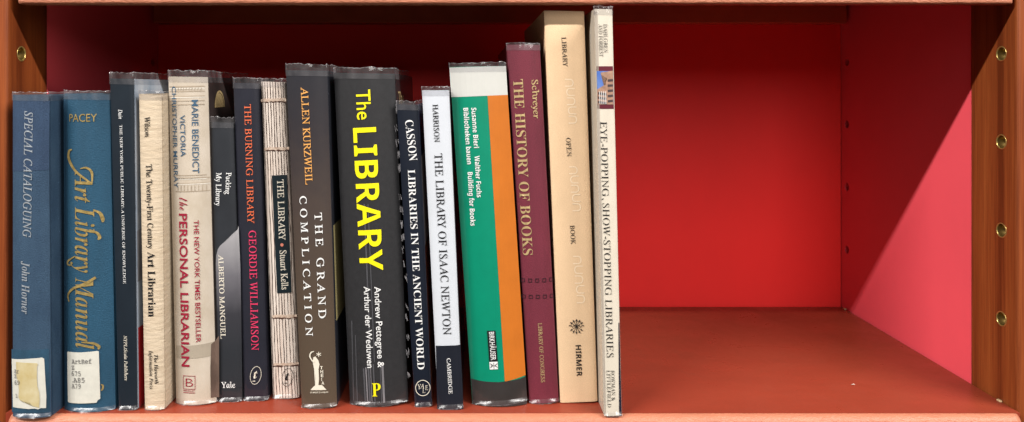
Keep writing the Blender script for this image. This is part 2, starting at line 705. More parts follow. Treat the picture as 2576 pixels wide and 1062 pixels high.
        if flare:
            link('plastic_cover', bm, [M['foot_film'], M['foot_edge']], self.root)
            bm = bmesh.new()
            prev = None
            for j in range(25):
                z = 0.001 + (self.hr - 0.002) * j / 24
                fl = flare * (0.35 + 0.65 * (1 - j / 24) ** 1.5) * (1 + 0.15 * math.sin(j * 1.3))
                vs = [bm.verts.new(c) for c in ((self.xr(z) + 0.0002, self.surf(self.xr(z), z) - 0.0004, z),
                                                (self.xr(z) + fl * 0.7, 0.003, z),
                                                (self.xr(z) + fl, 0.010, z),
                                                (self.xr(z) + fl * 0.9, 0.06, z))]
                if prev:
                    for q in range(3):
                        f = bm.faces.new((prev[q], prev[q + 1], vs[q + 1], vs[q]))
                        f.smooth = True
                prev = vs
        link('plastic_cover', bm, [M['foot_film'], M['foot_edge']], self.root)

    def done(self):
        link('spine', self.bm, self.mats, self.root)
        link('front_cover', self.fbm, self.rm, self.root)


# ------------------------------------------------------------------ bookcase
ALB = 1.0
XL, XR = -1156 * S, 1358 * S
YB = 0.2557
YF = -0.0055
RED_Y = 0.0462
TOPZ = 0.336
red = mat('red_paint', (236, 86, 97), 0.5, vary=0.03, scale=(14, 14, 14), bump=0.03, bscale=(700, 700, 700), spec=0.35)
red_b = mat('red_back_bounce', (250, 50, 48), 0.55, vary=0.04, scale=(9, 9, 5), bump=0.03, bscale=(700, 700, 700), spec=0.3)  # purer, stronger red: red bounce light put into the back's colour
wood = wood_mat('cherry_wood', [(148, 80, 38), (134, 68, 31), (118, 56, 25), (96, 43, 18)])
brass = mat('brass', (196, 172, 104), 0.3, metal=0.8, vary=0.1)
bore = mat('bore_shaded_brass', (120, 98, 52), 0.4, metal=0.7, vary=0.2)  # darker copy of the brass, with recess shade put into its colour
dark = mat('hole_shade', (18, 9, 7), 0.8)  # near-black colour standing in for shade inside the holes
lam = mat('brown_laminate', (130, 54, 37), 0.4, vary=0.07, scale=(9, 30, 30), spec=0.25, bump=0.04, bscale=(900, 900, 900), fine=0.05)
N_, L_ = lam.node_tree.nodes, lam.node_tree.links
tc_, no_, mr_ = N_.new('ShaderNodeTexCoord'), N_.new('ShaderNodeTexNoise'), N_.new('ShaderNodeMapRange')
no_.inputs['Scale'].default_value = 26
no_.inputs['Detail'].default_value = 8
no_.inputs['Roughness'].default_value = 0.7
no_.inputs['Distortion'].default_value = 1.2
L_.new(tc_.outputs['Object'], no_.inputs['Vector'])
mr_.inputs['From Min'].default_value, mr_.inputs['From Max'].default_value = 0.35, 0.68
mr_.inputs['To Min'].default_value, mr_.inputs['To Max'].default_value = 0.26, 0.5
L_.new(no_.outputs['Fac'], mr_.inputs[0])
L_.new(mr_.outputs[0], N_['Principled BSDF'].inputs['Roughness'])
nose_m = mat('edge_banding', (171, 108, 83), 0.42, vary=0.1, scale=(60, 300, 300), bump=0.9, bscale=(380, 900, 900), spec=0.3, fine=0.06)

case = thing('bookcase', 'cherry wood bookcase bay with red painted lining and brass lined pin holes', 'bookcase', (0, 0, 0))


def cut(o, cutters):
    for c in cutters:
        md = o.modifiers.new('hole', 'BOOLEAN')
        md.object = c
        md.operation = 'DIFFERENCE'
        md.solver = 'EXACT'
    bpy.context.view_layer.update()
    dg = bpy.context.evaluated_depsgraph_get()
    me = bpy.data.meshes.new_from_object(o.evaluated_get(dg))
    o.modifiers.clear()
    o.data = me
    for c in cutters:
        bpy.data.objects.remove(c)


def rod(x0, x1, y, z, r, n=28):
    bm = bmesh.new()
    bmesh.ops.create_cone(bm, cap_ends=True, segments=n, radius1=r, radius2=r, depth=abs(x1 - x0),
                          matrix=Matrix.Translation(((x0 + x1) / 2, y, z)) @ Matrix.Rotation(math.pi / 2, 4, 'Y'))
    return link('cutter', bm, dark)


ROWZ = [(HZ + 86) * S, (HZ - 140) * S, (HZ - 367) * S, (HZ - 594) * S]
for side, X0, sg in (('left', XL, -1), ('right', XR, 1)):
    bm = bmesh.new()
    bx = (X0, X0 + sg * 0.022)
    add_box(bm, min(bx), max(bx), YF, RED_Y, -0.06, 0.42, bev=0.0022, seg=3)
    o = link('side_panel', bm, wood, case)
    rows = ROWZ if sg > 0 else ROWZ[:1]
    cut(o, [rod(X0 - sg * 0.002, X0 + sg * 0.012, 0.0112, z, 0.0052) for z in rows])
    for z in rows:                       # turned brass sleeve: flange, bore and bottom
        bm = bmesh.new()
        prof = [(-0.0002, 0.0047), (-0.0003, 0.0050), (-0.0002, 0.0055), (0.0001, 0.0056), (0.0006, 0.0051), (0.0110, 0.0050), (0.0110, 0.0020), (0.0075, 0.0020), (0.0070, 0.0045), (0.0004, 0.0046)]
        n = 28
        rings = [[bm.verts.new((X0 + sg * p[0], 0.0112 + p[1] * math.cos(2 * math.pi * k / n), z + p[1] * math.sin(2 * math.pi * k / n))) for k in range(n)] for p in prof]
        for ri, (a, b) in enumerate(zip(rings, rings[1:] + rings[:1])):
            for k in range(n):
                f = bm.faces.new((a[k], a[(k + 1) % n], b[(k + 1) % n], b[k]))
                f.smooth = True
                f.material_index = 1 if 4 <= ri <= 8 else 0
        bmesh.ops.recalc_face_normals(bm, faces=bm.faces)
        link('pin_sleeve', bm, [brass, bore], case)
    bm = bmesh.new()
    bx = (X0 + sg * 0.0007, X0 + sg * 0.022)
    add_box(bm, min(bx), max(bx), RED_Y + 0.0002, YB + 0.004, -0.06, 0.42)
    o = link('lining_panel', bm, red, case)
    zs = [z + 0.0015 for z in (ROWZ if sg > 0 else ROWZ[:1])]
    cut(o, [rod(X0 - sg * 0.002, X0 + sg * 0.012, 0.2437, z, 0.0042) for z in zs])
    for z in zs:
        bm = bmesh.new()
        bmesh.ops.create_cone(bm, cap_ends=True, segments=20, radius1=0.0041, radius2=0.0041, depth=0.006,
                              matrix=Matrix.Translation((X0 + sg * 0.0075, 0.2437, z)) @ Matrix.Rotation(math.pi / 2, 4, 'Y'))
        link('hole_shade_plug', bm, dark, case)  # added dark plug, the hole's shade is in its colour
bm = bmesh.new()
add_box(bm, XL, XR, YB, YB + 0.004, -0.06, 0.42)
link('back_panel', bm, red_b, case)


# shelves
def nosing_profile(z_top, z_bot, r, yb, yf=-0.010):
    p = [(yb, z_top), (yf, z_top)]
    for k in range(1, 7):
        a = k / 6 * math.pi / 2
        p.append((yf - r * math.sin(a), z_top - r + r * math.cos(a)))
    for k in range(0, 5):
        a = k / 4 * math.pi / 2
        p.append((yf - r + 0.002 - 0.002 * math.cos(a), z_bot + 0.002 - 0.002 * math.sin(a)))
    p.append((yb, z_bot))
    return p


rj = random.Random(3)
JIT = {}


def jit(x, k):
    key = (round(x, 5), k)
    if key not in JIT:
        JIT[key] = (rj.uniform(-1, 1) * 0.00012, rj.uniform(-1, 1) * 0.00012) if k > 1 else (0, 0)
    return JIT[key]


SL, SR = XL + 0.0065, XR - 0.0045
low = thing('shelf', 'brown red shelf board with pale rounded front edge under the books', 'shelf', (0, 0, 0), 'adjustable shelves')
bm = bmesh.new()
add_box(bm, XL + 0.001, XR - 0.001, -0.0095, YB - 0.004, -0.022, 0.0)
link('shelf_board', bm, lam, low)
bm = bmesh.new()
extrude_profile(bm, nosing_profile(0.0, -0.034, 0.006, -0.0098), SL, SR, nx=240, jit=jit)
link('front_edge', bm, nose_m, low, smooth=True)
up = thing('shelf', 'upper shelf above the books, only its front edge and dark back rail showing', 'shelf', (0, 0, 0), 'adjustable shelves')
UB = 0.2861
bm = bmesh.new()
add_box(bm, XL + 0.001, XR - 0.001, 0.0047, YB - 0.004, 0.318, TOPZ)
link('shelf_board', bm, lam, up)
bm = bmesh.new()
extrude_profile(bm, nosing_profile(TOPZ + 0.001, UB, 0.004, 0.0045, -0.0015), XL + 0.0075, XR - 0.0035, nx=240, jit=jit)
link('front_edge', bm, nose_m, up, smooth=True)
bm = bmesh.new()
add_box(bm, XL + 0.002, XR - 0.002, YB - 0.018, YB - 0.0006, (231 + HZ) * S, 0.3178, bev=0.001)
link('back_rail', bm, mat('rail_laminate', (190, 92, 60), 0.35, vary=0.08), up)
# pale clips where the shelves sit on their pins
clip_m = mat('clip_plastic', (196, 172, 132), 0.35)
for x, y, z in ((XR - 0.0035, 0.2437, -0.0012), (XR - 0.0032, 0.0112, -0.0012), (XR - 0.0045, 0.2437, UB + 0.016)):
    bm = bmesh.new()
    add_box(bm, x + 0.0008, x + 0.0028, y - 0.002, y + 0.002, z, z + 0.0022, bev=0.0005)
    link('shelf_clip', bm, clip_m, case)

# a scrap of paper and a few specks on the bare part of the shelf
sx, sy = (2145 - VX) * S * 805 / (968 - VY), D * (805 / (968 - VY) - 1)
bm = bmesh.new()
fs = bm.faces.new([bm.verts.new((sx + x, sy + y, z)) for x, y, z in ((-0.0014, -0.0005, 0.0002), (0.0004, -0.0006, 0.0004), (0.0015, -0.0002, 0.0002), (0.0010, 0.0005, 0.0006), (-0.0010, 0.0005, 0.0003))])
bmesh.ops.solidify(bm, geom=[fs], thickness=0.0002)
o = link('paper_scrap', bm, mat('scrap_paper', (205, 185, 172), 0.8))
o['label'] = 'tiny white paper scrap lying on the bare shelf right of the books'
o['category'] = 'paper scrap'

# ------------------------------------------------------------------ the books, from the left
ALB = 0.70
G = 'library books standing in a row on the shelf'
# 1 faded navy cloth
navy = mat('faded_navy_cloth', (56, 82, 106), 0.75, 0.3, vary=0.4, scale=(70, 70, 35), bump=0.5, bscale=(900, 900, 1600), fine=0.14, rgb2=(44, 68, 92))
navy_d = mat('darker_navy_cloth', (52, 74, 102), 0.75, 0.3, vary=0.3, scale=(70, 70, 35), bump=0.5, bscale=(900, 900, 1600), fine=0.14, rgb2=(40, 60, 86))
navy_f = mat('foot_navy_cloth', (38, 72, 94), 0.75, 0.3, vary=0.3, scale=(70, 70, 35), fine=0.14)
b = Book('faded navy cloth book with a torn, stained paper label, beside the left upright', 0.967, (27, 240), (117, 240), 27, 124, 0.15, 0.0025, 3, navy)
b.patch([('A', 100, 330), ('A', 410, 330), ('A', 405, 925), ('A', 92, 935)], navy_d)
b.patch([('C', 82, 540), ('C', 408, 535), ('C', 412, 1080), ('C', 85, 1080)], navy_f)
b.text('title', 'SPECIAL CATALOGUING', 'it', ('A', 214, 418), ('B', 198, 535), 70, M['silver_foil'])
b.text('author', 'John Horner', 'bi', ('B', 190, 740), ('C', 186, 228), 66, M['silver_foil'])
lb = link('paper_label', b.poly([('C', 86, 622), ('C', 360, 603), ('C', 376, 615), ('C', 384, 800), ('C', 392, 940), ('C', 390, 1040), ('C', 350, 1036), ('C', 330, 1046), ('C', 300, 1038), ('C', 250, 1042), ('C', 180, 1036), ('C', 98, 1036), ('C', 92, 860)], 0.0005), M['paper_label'], b.root)
link('torn_patch', b.poly([('C', 136, 640), ('C', 322, 648), ('C', 330, 660), ('C', 318, 690), ('C', 320, 760), ('C', 318, 790), ('C', 326, 850), ('C', 340, 900), ('C', 344, 960), ('C', 338, 1032), ('C', 318, 1024), ('C', 286, 1016), ('C', 262, 984), ('C', 176, 968), ('C', 160, 940), ('C', 166, 860), ('C', 152, 800), ('C', 140, 760)], 0.0008), M['torn_paper'], lb)
cn = b.mark('call_number', [b.text_bm('Ar', 'mono', ('C', 118, 738), ('C', 165, 736), 34, 0.0010), b.text_bm('Z', 'mono', ('C', 120, 780), ('C', 142, 779), 32, 0.0010),
                            b.text_bm('69', 'mono', ('C', 122, 836), ('C', 172, 834), 34, 0.0010), b.text_bm('1', 'mono', ('C', 132, 946), ('C', 150, 945), 30, 0.0010)], M['grey_ink'])
cn.parent = lb
b.film(0.0022, 0.09, 0.0004, seed=1)
b.done()

# 2 teal blue cloth
teal = mat('teal_blue_cloth', (36, 80, 106), 0.7, 0.3, vary=0.16, scale=(40, 40, 12), bump=0.5, bscale=(500, 500, 2400), fine=0.1)
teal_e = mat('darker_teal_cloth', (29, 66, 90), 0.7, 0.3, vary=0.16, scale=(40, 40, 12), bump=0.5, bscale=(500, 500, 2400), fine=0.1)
b = Book('teal blue cloth book with large gold script title and clean typed paper label', 0.984, (152, 237), (268, 238), 152, 282, 0.16, 0.0055, 2.4, teal, board=0.003)
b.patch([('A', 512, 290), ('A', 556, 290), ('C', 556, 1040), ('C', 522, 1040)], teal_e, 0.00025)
b.text('author', 'PACEY', 'sans', ('A', 585, 510), ('A', 828, 508), 66, M['gold_foil'])
b.text('title', 'Art', 'bi', ('A', 640, 930), ('B', 640, 240), 150, M['gold_foil'])
b.text('title', 'Library', 'bi', ('B', 642, 275), ('B', 642, 838), 165, M['gold_foil'])
b.text('title', 'Manual', 'bi', ('B', 645, 880), ('C', 648, 530), 155, M['gold_foil'])


def swash(pp, wd, taper):
    # smooth a few control points into a flowing pen stroke
    q = [pt(p) for p in pp]
    out, tp = [], []
    for i in range(len(q) - 1):
        p0, p1, p2, p3 = q[max(i - 1, 0)], q[i], q[i + 1], q[min(i + 2, len(q) - 1)]
        for k in range(8):
            s = k / 8
            out.append(tuple(0.5 * (2 * p1[j] + (p2[j] - p0[j]) * s + (2 * p0[j] - 5 * p1[j] + 4 * p2[j] - p3[j]) * s * s + (3 * p1[j] - p0[j] - 3 * p2[j] + p3[j]) * s ** 3) for j in (0, 1)))
            tp.append(taper[i] + (taper[i + 1] - taper[i]) * s)
    out.append(q[-1])
    tp.append(taper[-1])
    return b.stroke_bm(out, wd, 0.0005, taper=tp)


for fl in ([
    swash([('A', 612, 748), ('A', 580, 765), ('A', 578, 830), ('A', 640, 925), ('A', 720, 990), ('A', 790, 1040)], 6.5, [0.4, 1, 1.3, 1, 0.8, 0.5]),
    swash([('A', 690, 912), ('A', 745, 905), ('A', 788, 945), ('A', 790, 1040)], 5, [0.4, 1, 1.2, 0.6]),
    swash([('B', 800, 300), ('B', 850, 330), ('B', 870, 380), ('B', 872, 410)], 7, [0.4, 1, 1.2, 0.5]),
    swash([('B', 770, 470), ('B', 830, 500), ('B', 850, 540), ('B', 835, 556)], 6, [0.4, 1, 1.2, 0.5]),
    swash([('B', 640, 700), ('B', 570, 745), ('B', 565, 775), ('B', 600, 780)], 5, [0.5, 1, 1, 0.5]),
    swash([('B', 820, 880), ('B', 740, 930), ('B', 620, 980), ('B', 568, 1040), ('C', 580, 130)], 6, [1, 1.2, 1, 0.9, 0.5]),
    swash([('C', 700, 470), ('C', 800, 480), ('C', 845, 510), ('C', 840, 535)], 6, [0.4, 1, 1.2, 0.5]),
    swash([('C', 862, 838), ('C', 876, 850), ('C', 872, 880), ('C', 862, 890)], 4, [0.6, 1, 1, 0.6])]):
    b.mark('title_flourish', [fl], M['gold_foil'])
lb = link('paper_label', b.poly([('C', 566, 560), ('C', 700, 556), ('C', 835, 546), ('C', 846, 552), ('C', 852, 760), ('C', 858, 958), ('C', 838, 970), ('C', 828, 990), ('C', 700, 994), ('C', 578, 998), ('C', 568, 990), ('C', 562, 800), ('C', 560, 572)], 0.0007), M['paper_label'], b.root)
cn = b.mark('call_number', [b.text_bm('ArtRef', 'mono', ('C', 612, 656), ('C', 790, 648), 36, 0.0010), b.text_bm('Z', 'mono', ('C', 612, 708), ('C', 636, 707), 36, 0.0010),
                            b.text_bm('675', 'mono', ('C', 612, 760), ('C', 698, 757), 38, 0.0010), b.text_bm('.A85', 'mono', ('C', 618, 816), ('C', 732, 812), 38, 0.0010),
                            b.text_bm('A79', 'mono', ('C', 612, 868), ('C', 698, 864), 38, 0.0010)], M['grey_ink'])
cn.parent = lb
b.film(0.0025, 0.09, 0.0004, seed=2)
b.done()

# 3 thin black glossy with picture cover
blk = mat('blue_black_jacket', (30, 39, 48), 0.42, 0.7, vary=0.12)
sky = mat('pale_blue_print', (150, 168, 188), 0.45, 0.6, vary=0.3, scale=(60, 60, 14), rgb2=(206, 212, 220))
redp = mat('red_print', (186, 40, 44), 0.45, 0.6, vary=0.1)
b = Book('thin blue black jacket with very small white lettering, pale blue and red cover edge', 0.990, (275, 199), (335, 199), 297, 344, 0.19, 0.0010, 6, blk, right=sky)
b.cover_patch(806, 1031, redp)
b.cover_patch(560, 690, mat('grey_marble_print', (150, 150, 156), 0.45, 0.6, vary=0.4, scale=(80, 80, 30)))
b.text('author', 'Dain', 'it', ('A', 1018, 404), ('A', 1020, 486), 33, M['white_ink'])
b.text('title', 'THE NEW YORK PUBLIC LIBRARY: A UNIVERSE OF KNOWLEDGE', 'serif', ('A', 1028, 537), ('B', 1060, 933), 22, M['white_ink'])
b.text('publisher_name', 'NYPL/Scala Publishers', 'it', ('C', 1064, 412), ('C', 1072, 797), 27, M['cream_ink'])
b.film(0.0046, 0.08, 0.0006, seed=3)
b.done()

# 4 cream rough paper
wil = mat('wrinkled_cream_paper', (222, 204, 178), 0.7, 0.35, vary=0.12, scale=(40, 40, 300), bump=1.0, bscale=(130, 130, 420), rgb2=(208, 188, 160))
b = Book('slim cream book with wrinkled paper spine and dark serif title between two taller books', 0.990, (347, 238), (404, 239), 362, 412, 0.15, 0.0018, 3, wil)
b.text('author', 'Wilson', 'serifm', ('A', 1240, 466), ('A', 1245, 640), 46, M['black_ink'])
b.text('title', 'The Twenty-First Century', 'serifm', ('A', 1254, 873), ('B', 1270, 630), 50, M['black_ink'])
b.text('title', 'Art Librarian', 'serifx', ('B', 1268, 660), ('C', 1275, 252), 62, M['black_ink'])
b.text('publisher_name', 'The Haworth', 'bi', ('C', 1324, 577), ('C', 1330, 828), 32, M['black_ink'])
b.text('publisher_name', 'Information Press', 'bi', ('C', 1278, 540), ('C', 1286, 873), 32, M['black_ink'])
b.film(0.0026, 0.06, 0.0004, seed=4)
b.done()

# 5 cream jacket with stone frieze print
stone = mat('stone_print_jacket', (216, 204, 188), 0.5, 0.6, vary=0.1, scale=(60, 60, 40), rgb2=(198, 184, 164))
st_d = mat('stone_shadow_print', (178, 162, 142), 0.5, 0.6, vary=0.15)
st_l = mat('stone_light_print', (232, 224, 210), 0.5, 0.6, vary=0.05)
brown_c = mat('dark_brown_print', (62, 52, 50), 0.45, 0.6, vary=0.3)
b = Book('thick cream jacket printed like carved stone with red bold title and blue lettering', 1.005, (417, 194), (517, 194), 437, 539, 0.19, 0.0048, 2.4, stone, right=brown_c)
for y0, y1, m in ((205, 216, st_d), (222, 232, st_l), (248, 256, st_d), (290, 300, st_d), (300, 308, st_l), (330, 338, st_d), (362, 370, st_d)):
    b.patch([('A', 1435, y0), ('A', 1745, y0 - 6), ('A', 1745, y1 - 6), ('A', 1435, y1)], m)
for k in range(9):
    x = 1520 + k * 24
    b.patch([('A', x, 240), ('A', x + 8, 218), ('A', x + 14, 218), ('A', x + 6, 240)], st_d, 0.0003)
for y0, y1, m in ((968, 976, st_d), (990, 1000, st_d), (1000, 1008, st_l)):
    b.patch([('A', 1500, y0), ('A', 1760, y0 - 4), ('A', 1762, y1 - 4), ('A', 1500, y1)], m)
for y0, y1, m in ((30, 38, st_d), (72, 80, st_d), (80, 88, st_l), (142, 150, st_d)):
    b.patch([('B', 1500, y0), ('B', 1790, y0 - 8), ('B', 1790, y1 - 8), ('B', 1500, y1)], m)
for k in range(9):
    x = 1520 + k * 30
    b.patch([('B', x, 90), ('B', x + 5, 90), ('B', x + 6, 138), ('B', x + 1, 138)], st_d, 0.0003)
b.patch([('C', 1495, 512), ('C', 1820, 482), ('C', 1822, 600), ('C', 1498, 618)], mat('band_print', (178, 166, 148), 0.5, 0.6, vary=0.08))
b.patch([('C', 1862, 430), ('C', 1835, 470), ('C', 1800, 500), ('C', 1796, 700), ('C', 1800, 960), ('C', 1864, 965)], mat('brown_edge_tone', (104, 86, 76), 0.5, 0.6, vary=0.35, scale=(90, 90, 40)), 0.00025)  # browner area down the lower right edge of the spine
b.text('author', 'CHRISTOPHER MURRAY', 'sansm', ('A', 1462, 208), ('B', 1482, 116), 43, M['blue_ink'])
b.text('author', 'VICTORIA', 'sansm', ('A', 1544, 453), ('A', 1551, 810), 44, M['blue_ink'])
b.text('author', 'MARIE BENEDICT', 'sansm', ('A', 1645, 322), ('A', 1655, 953), 52, M['blue_ink'])
b.text('title', 'the', 'script', ('B', 1535, 196), ('B', 1538, 304), 78, M['red_ink'])
b.text('title', 'PERSONAL LIBRARIAN', 'sansd', ('B', 1534, 333), ('C', 1556, 683), 72, M['red_ink'])
b.text('blurb', 'THE NEW YORK TIMES BESTSELLER', 'sansm', ('B', 1664, 390), ('C', 1684, 473), 40, M['red_ink'])
b.mark('publisher_logo', [b.stroke_bm([('C', 1570, 760), ('C', 1676, 760), ('C', 1676, 872), ('C', 1570, 872)], 1.7, closed=True),
                          b.text_bm('B', 'sanst', ('C', 1594, 852), ('C', 1658, 852), 70),
                          b.text_bm('BERKLEY', 'sansm', ('C', 1572, 894), ('C', 1676, 893), 13),
                          b.stroke_bm([('C', 1570, 905), ('C', 1676, 904)], 1.4)], M['red_ink'])
# gold head emblem on the side cover, high up
bmE = bmesh.new()
zc = b.loc((540, 258))[1]
vs = []
for r in (0.0115, 0.0100):
    vs.append([bmE.verts.new((b.xr(zc) + 0.0005, 0.028 + r * math.cos(a / 16 * math.pi), zc - 0.004 + 1.1 * r * math.sin(a / 16 * math.pi))) for a in range(17)])
for k in range(16):
    bmE.faces.new((vs[0][k], vs[0][k + 1], vs[1][k + 1], vs[1][k]))
fv = [bmE.verts.new((b.xr(zc) + 0.0003, 0.028 + 0.0098 * math.cos(a / 16 * math.pi), zc - 0.004 + 1.08 * 0.0098 * math.sin(a / 16 * math.pi))) for a in range(17)]
bmE.faces.new(fv)
link('cover_emblem', bmE, M['dull_gold'], b.root)
b.film(0.0046, 0.10, 0.0006, seed=5)
b.done()

# 6 charcoal with grey page shape
char = mat('charcoal_jacket', (46, 49, 54), 0.45, 0.7, vary=0.12)
b = Book('short charcoal paperback with a curling grey page printed across its spine', 1.016, (528, 309), (585, 309), 548, 608, 0.14, 0.0012, 5, char)
gp = grad_mat('grey_page_print', [(0.0, (46, 49, 54)), (0.3, (58, 58, 64)), (0.6, (112, 110, 116)), (1.0, (182, 180, 182))], 0.035, 0.128, vary=0.08)
b.patch([('B', 2044, 440), ('B', 2036, 470), ('B', 2010, 510), ('B', 1960, 555), ('B', 1915, 585), ('B', 1888, 610), ('B', 1870, 640), ('B', 1856, 690), ('B', 1850, 760), ('B', 1856, 1000), ('C', 1872, 440), ('C', 1884, 860), ('C', 2075, 860), ('C', 2068, 300), ('B', 2060, 800)], gp)
b.text('title', 'Packing', 'serifm', ('A', 1943, 944), ('B', 1936, 165), 44, M['white_ink'])
b.text('title', 'My Library', 'serifm', ('A', 1857, 946), ('B', 1852, 262), 46, M['white_ink'])
b.text('author', 'ALBERTO MANGUEL', 'serifm', ('B', 1876, 685), ('C', 1896, 440), 42, M['cream_ink'])
b.text('publisher_name', 'Yale', 'serifm', ('C', 1898, 862), ('C', 2020, 860), 50, M['white_ink'])
b.film(0.0040, 0.05, 0.0006, seed=6)
b.done()

# 7 dark with orange / pink title
ink = mat('ink_blue_jacket', (40, 41, 51), 0.42, 0.75, vary=0.1)
b = Book('dark slate paperback with orange and pink capitals down its spine', 1.019, (586, 210), (649, 210), 612, 673, 0.155, 0.0012, 5, ink)
b.text('title', 'THE BURNING LIBRARY', 'serif', ('A', 2098, 361), ('B', 2127, 417), 56, M['orange_ink'])
b.text('author', 'GEORDIE WILLIAMSON', 'serif', ('B', 2136, 478), ('C', 2160, 540), 62, M['pink_ink'])


def oval_t(bk, v, cx, cy, m):
    c = pt((v, cx, cy))
    k = ZK
    return bk.mark('publisher_logo', [bk.stroke_bm(bk.ring_pts(c, 46 * k, 76 * k, 40, tilt=0.12), 1.1, closed=True),
                                      bk.text_bm('t', 'bi', (v, cx - 19, cy + 26), (v, cx + 19, cy + 24), 70),
                                      bk.stroke_bm([(v, cx - 28, cy + 50), (v, cx - 4, cy + 49)], 1.8)], m)


oval_t(b, 'C', 2196, 754, M['cream_ink'])
b.film(0.0040, 0.05, 0.0005, seed=7)
b.done()

# 8 jacket printed with a sewn text block
tw = mat('sewn_pages_print', (255, 244, 232), 0.5, 0.6, scale=(420, 30, 16), rgb2=(236, 216, 200), detail=5)
gap = mat('page_gap_print', (66, 44, 38), 0.5, 0.6, vary=0.4, scale=(300, 300, 60))
thr = mat('thread_print', (246, 228, 208), 0.5, 0.6, vary=0.4, scale=(700, 700, 900), rgb2=(190, 156, 134))
thr_d = mat('thread_shadow_print', (88, 60, 50), 0.5, 0.6, vary=0.3, scale=(500, 500, 500))
b = Book('book with a jacket picture of bare sewn page edges and a dark title strip', 1.026, (656, 207), (713, 207), 686, 751, 0.16, 0.0014, 4, tw)
rt = random.Random(11)
for k in range(9):
    a_ = 0.04 + 0.92 * k / 8 + rt.uniform(-0.02, 0.02)
    pts_, tp_ = [], []
    wv = 0
    for q in range(61):
        z_ = 0.0004 + (b.h - 0.0008) * q / 60
        wv = 0.8 * wv + rt.uniform(-1, 1) * 0.010
        pts_.append((min(max(a_ + wv, 0.01), 0.99) * b.xr(z_), z_))
        tp_.append(rt.uniform(0.4, 1.2))
    b._join(b.stroke_bm(pts_, 1.8, 0.00016 + 0.000004 * k, taper=tp_, local=True), gap)
for v, y, x0, x1 in (('A', 325, 2236, 2452), ('A', 742, 2262, 2478), ('C', 250, 2332, 2545), ('C', 660, 2345, 2560)):
    n = 12
    for mm, w0, dy, ep in ((thr_d, 13, 8, 0.00022), (thr, 12, 0, 0.00034)):
        up_ = [(v, x0 + (x1 - x0) * i / n, y + dy - w0 - rt.uniform(-6, 6) - 4 * i / n) for i in range(n + 1)]
        dn_ = [(v, x0 + (x1 - x0) * i / n, y + dy + w0 + rt.uniform(-6, 6) - 4 * i / n) for i in range(n + 1)]
        b.patch(up_ + dn_[::-1], mm, ep)
strip = mat('dark_green_strip', (24, 38, 44), 0.45, 0.6, vary=0.1)
b.patch([('A', 2333, 970), ('A', 2462, 966), ('C', 2503, 45), ('C', 2380, 50)], strip, 0.0004)
b.text('title', 'THE LIBRARY', 'serifm', ('B', 2380, 40), ('B', 2397, 560), 54, M['cream_ink'], 0.0005)
b.mark('title_dot', [b.poly(b.ring_pts(('B', 2422, 600), 4.0, 4.2, 20), 0.0006)], M['salmon_ink'])
b.text('author', 'Stuart Kells', 'serifm', ('B', 2402, 648), ('B', 2420, 984), 56, M['cream_ink'], 0.0005)
oval_t(b, 'C', 2468, 770, M['black_ink'])
b.film(0.0024, 0.05, 0.0005, seed=8)
b.done()

# 9 brown gradient jacket
brn = grad_mat('brown_jacket', [(0.0, (92, 78, 64)), (0.3, (88, 74, 61)), (0.6, (76, 65, 60)), (0.85, (52, 48, 52)), (1.0, (44, 44, 50))], 0.0, 0.235, coat=0.7)
slate_c = mat('slate_print', (48, 50, 58), 0.42, 0.7, vary=0.15)
yel_c = mat('pale_yellow_print', (196, 182, 128), 0.5, 0.6, vary=0.1)
b = Book('tall brown jacket fading to slate at its head, widely spaced white capitals', 0.9945, (717, 178), (821, 178), 757, 846, 0.17, 0.0026, 3, brn, right=slate_c)
b.cover_patch(556, 800, yel_c, 0.02, 1.0)
b.text('author', 'ALLEN KURZWEIL', 'serifm', ('D', 223, 280), ('E', 264, 84), 60, M['amber_ink'])
b.text('title', 'C O M P L I C A T I O N', 'serifm', ('E', 210, 182), ('F', 266, 418), 60, M['white_ink'])
b.text('title', 'T H E   G R A N D', 'serifm', ('E', 340, 326), ('F', 378, 266), 62, M['white_ink'])
st = lambda *p: [('F', x, y) for x, y in p]
b.mark('publisher_logo', [
    b.poly(st((318, 865), (346, 838), (404, 838), (442, 880), (306, 882))),
    b.poly(st((345, 848), (352, 760), (336, 700), (324, 640), (330, 600), (348, 592), (356, 606), (372, 624), (382, 660), (374, 700), (378, 780), (372, 848))),
    swash([('F', 336, 640), ('F', 316, 622), ('F', 300, 590), ('F', 310, 558), ('F', 336, 548)], 3.2, [1, 1, 1, 0.9, 0.5]),
    b.stroke_bm(st((376, 552), (376, 594)), 1.6), b.stroke_bm(st((357, 565), (396, 583)), 1.6), b.stroke_bm(st((357, 583), (396, 563)), 1.6)]
    + [b.text_bm(ch, 'sansb', ('F', 388 + 3 * k, 702 + 33 * k), ('F', (411 if ch != 'I' else 396) + 3 * k, 702 + 33 * k), 27) for k, ch in enumerate('THEIA')]
    + [b.text_bm('AN IMPRINT OF HYPERION', 'sansm', ('F', 302, 908), ('F', 456, 906), 13)], M['cream_ink'])
b.film(0.0046, 0.11, 0.0008, seed=9)
b.done()

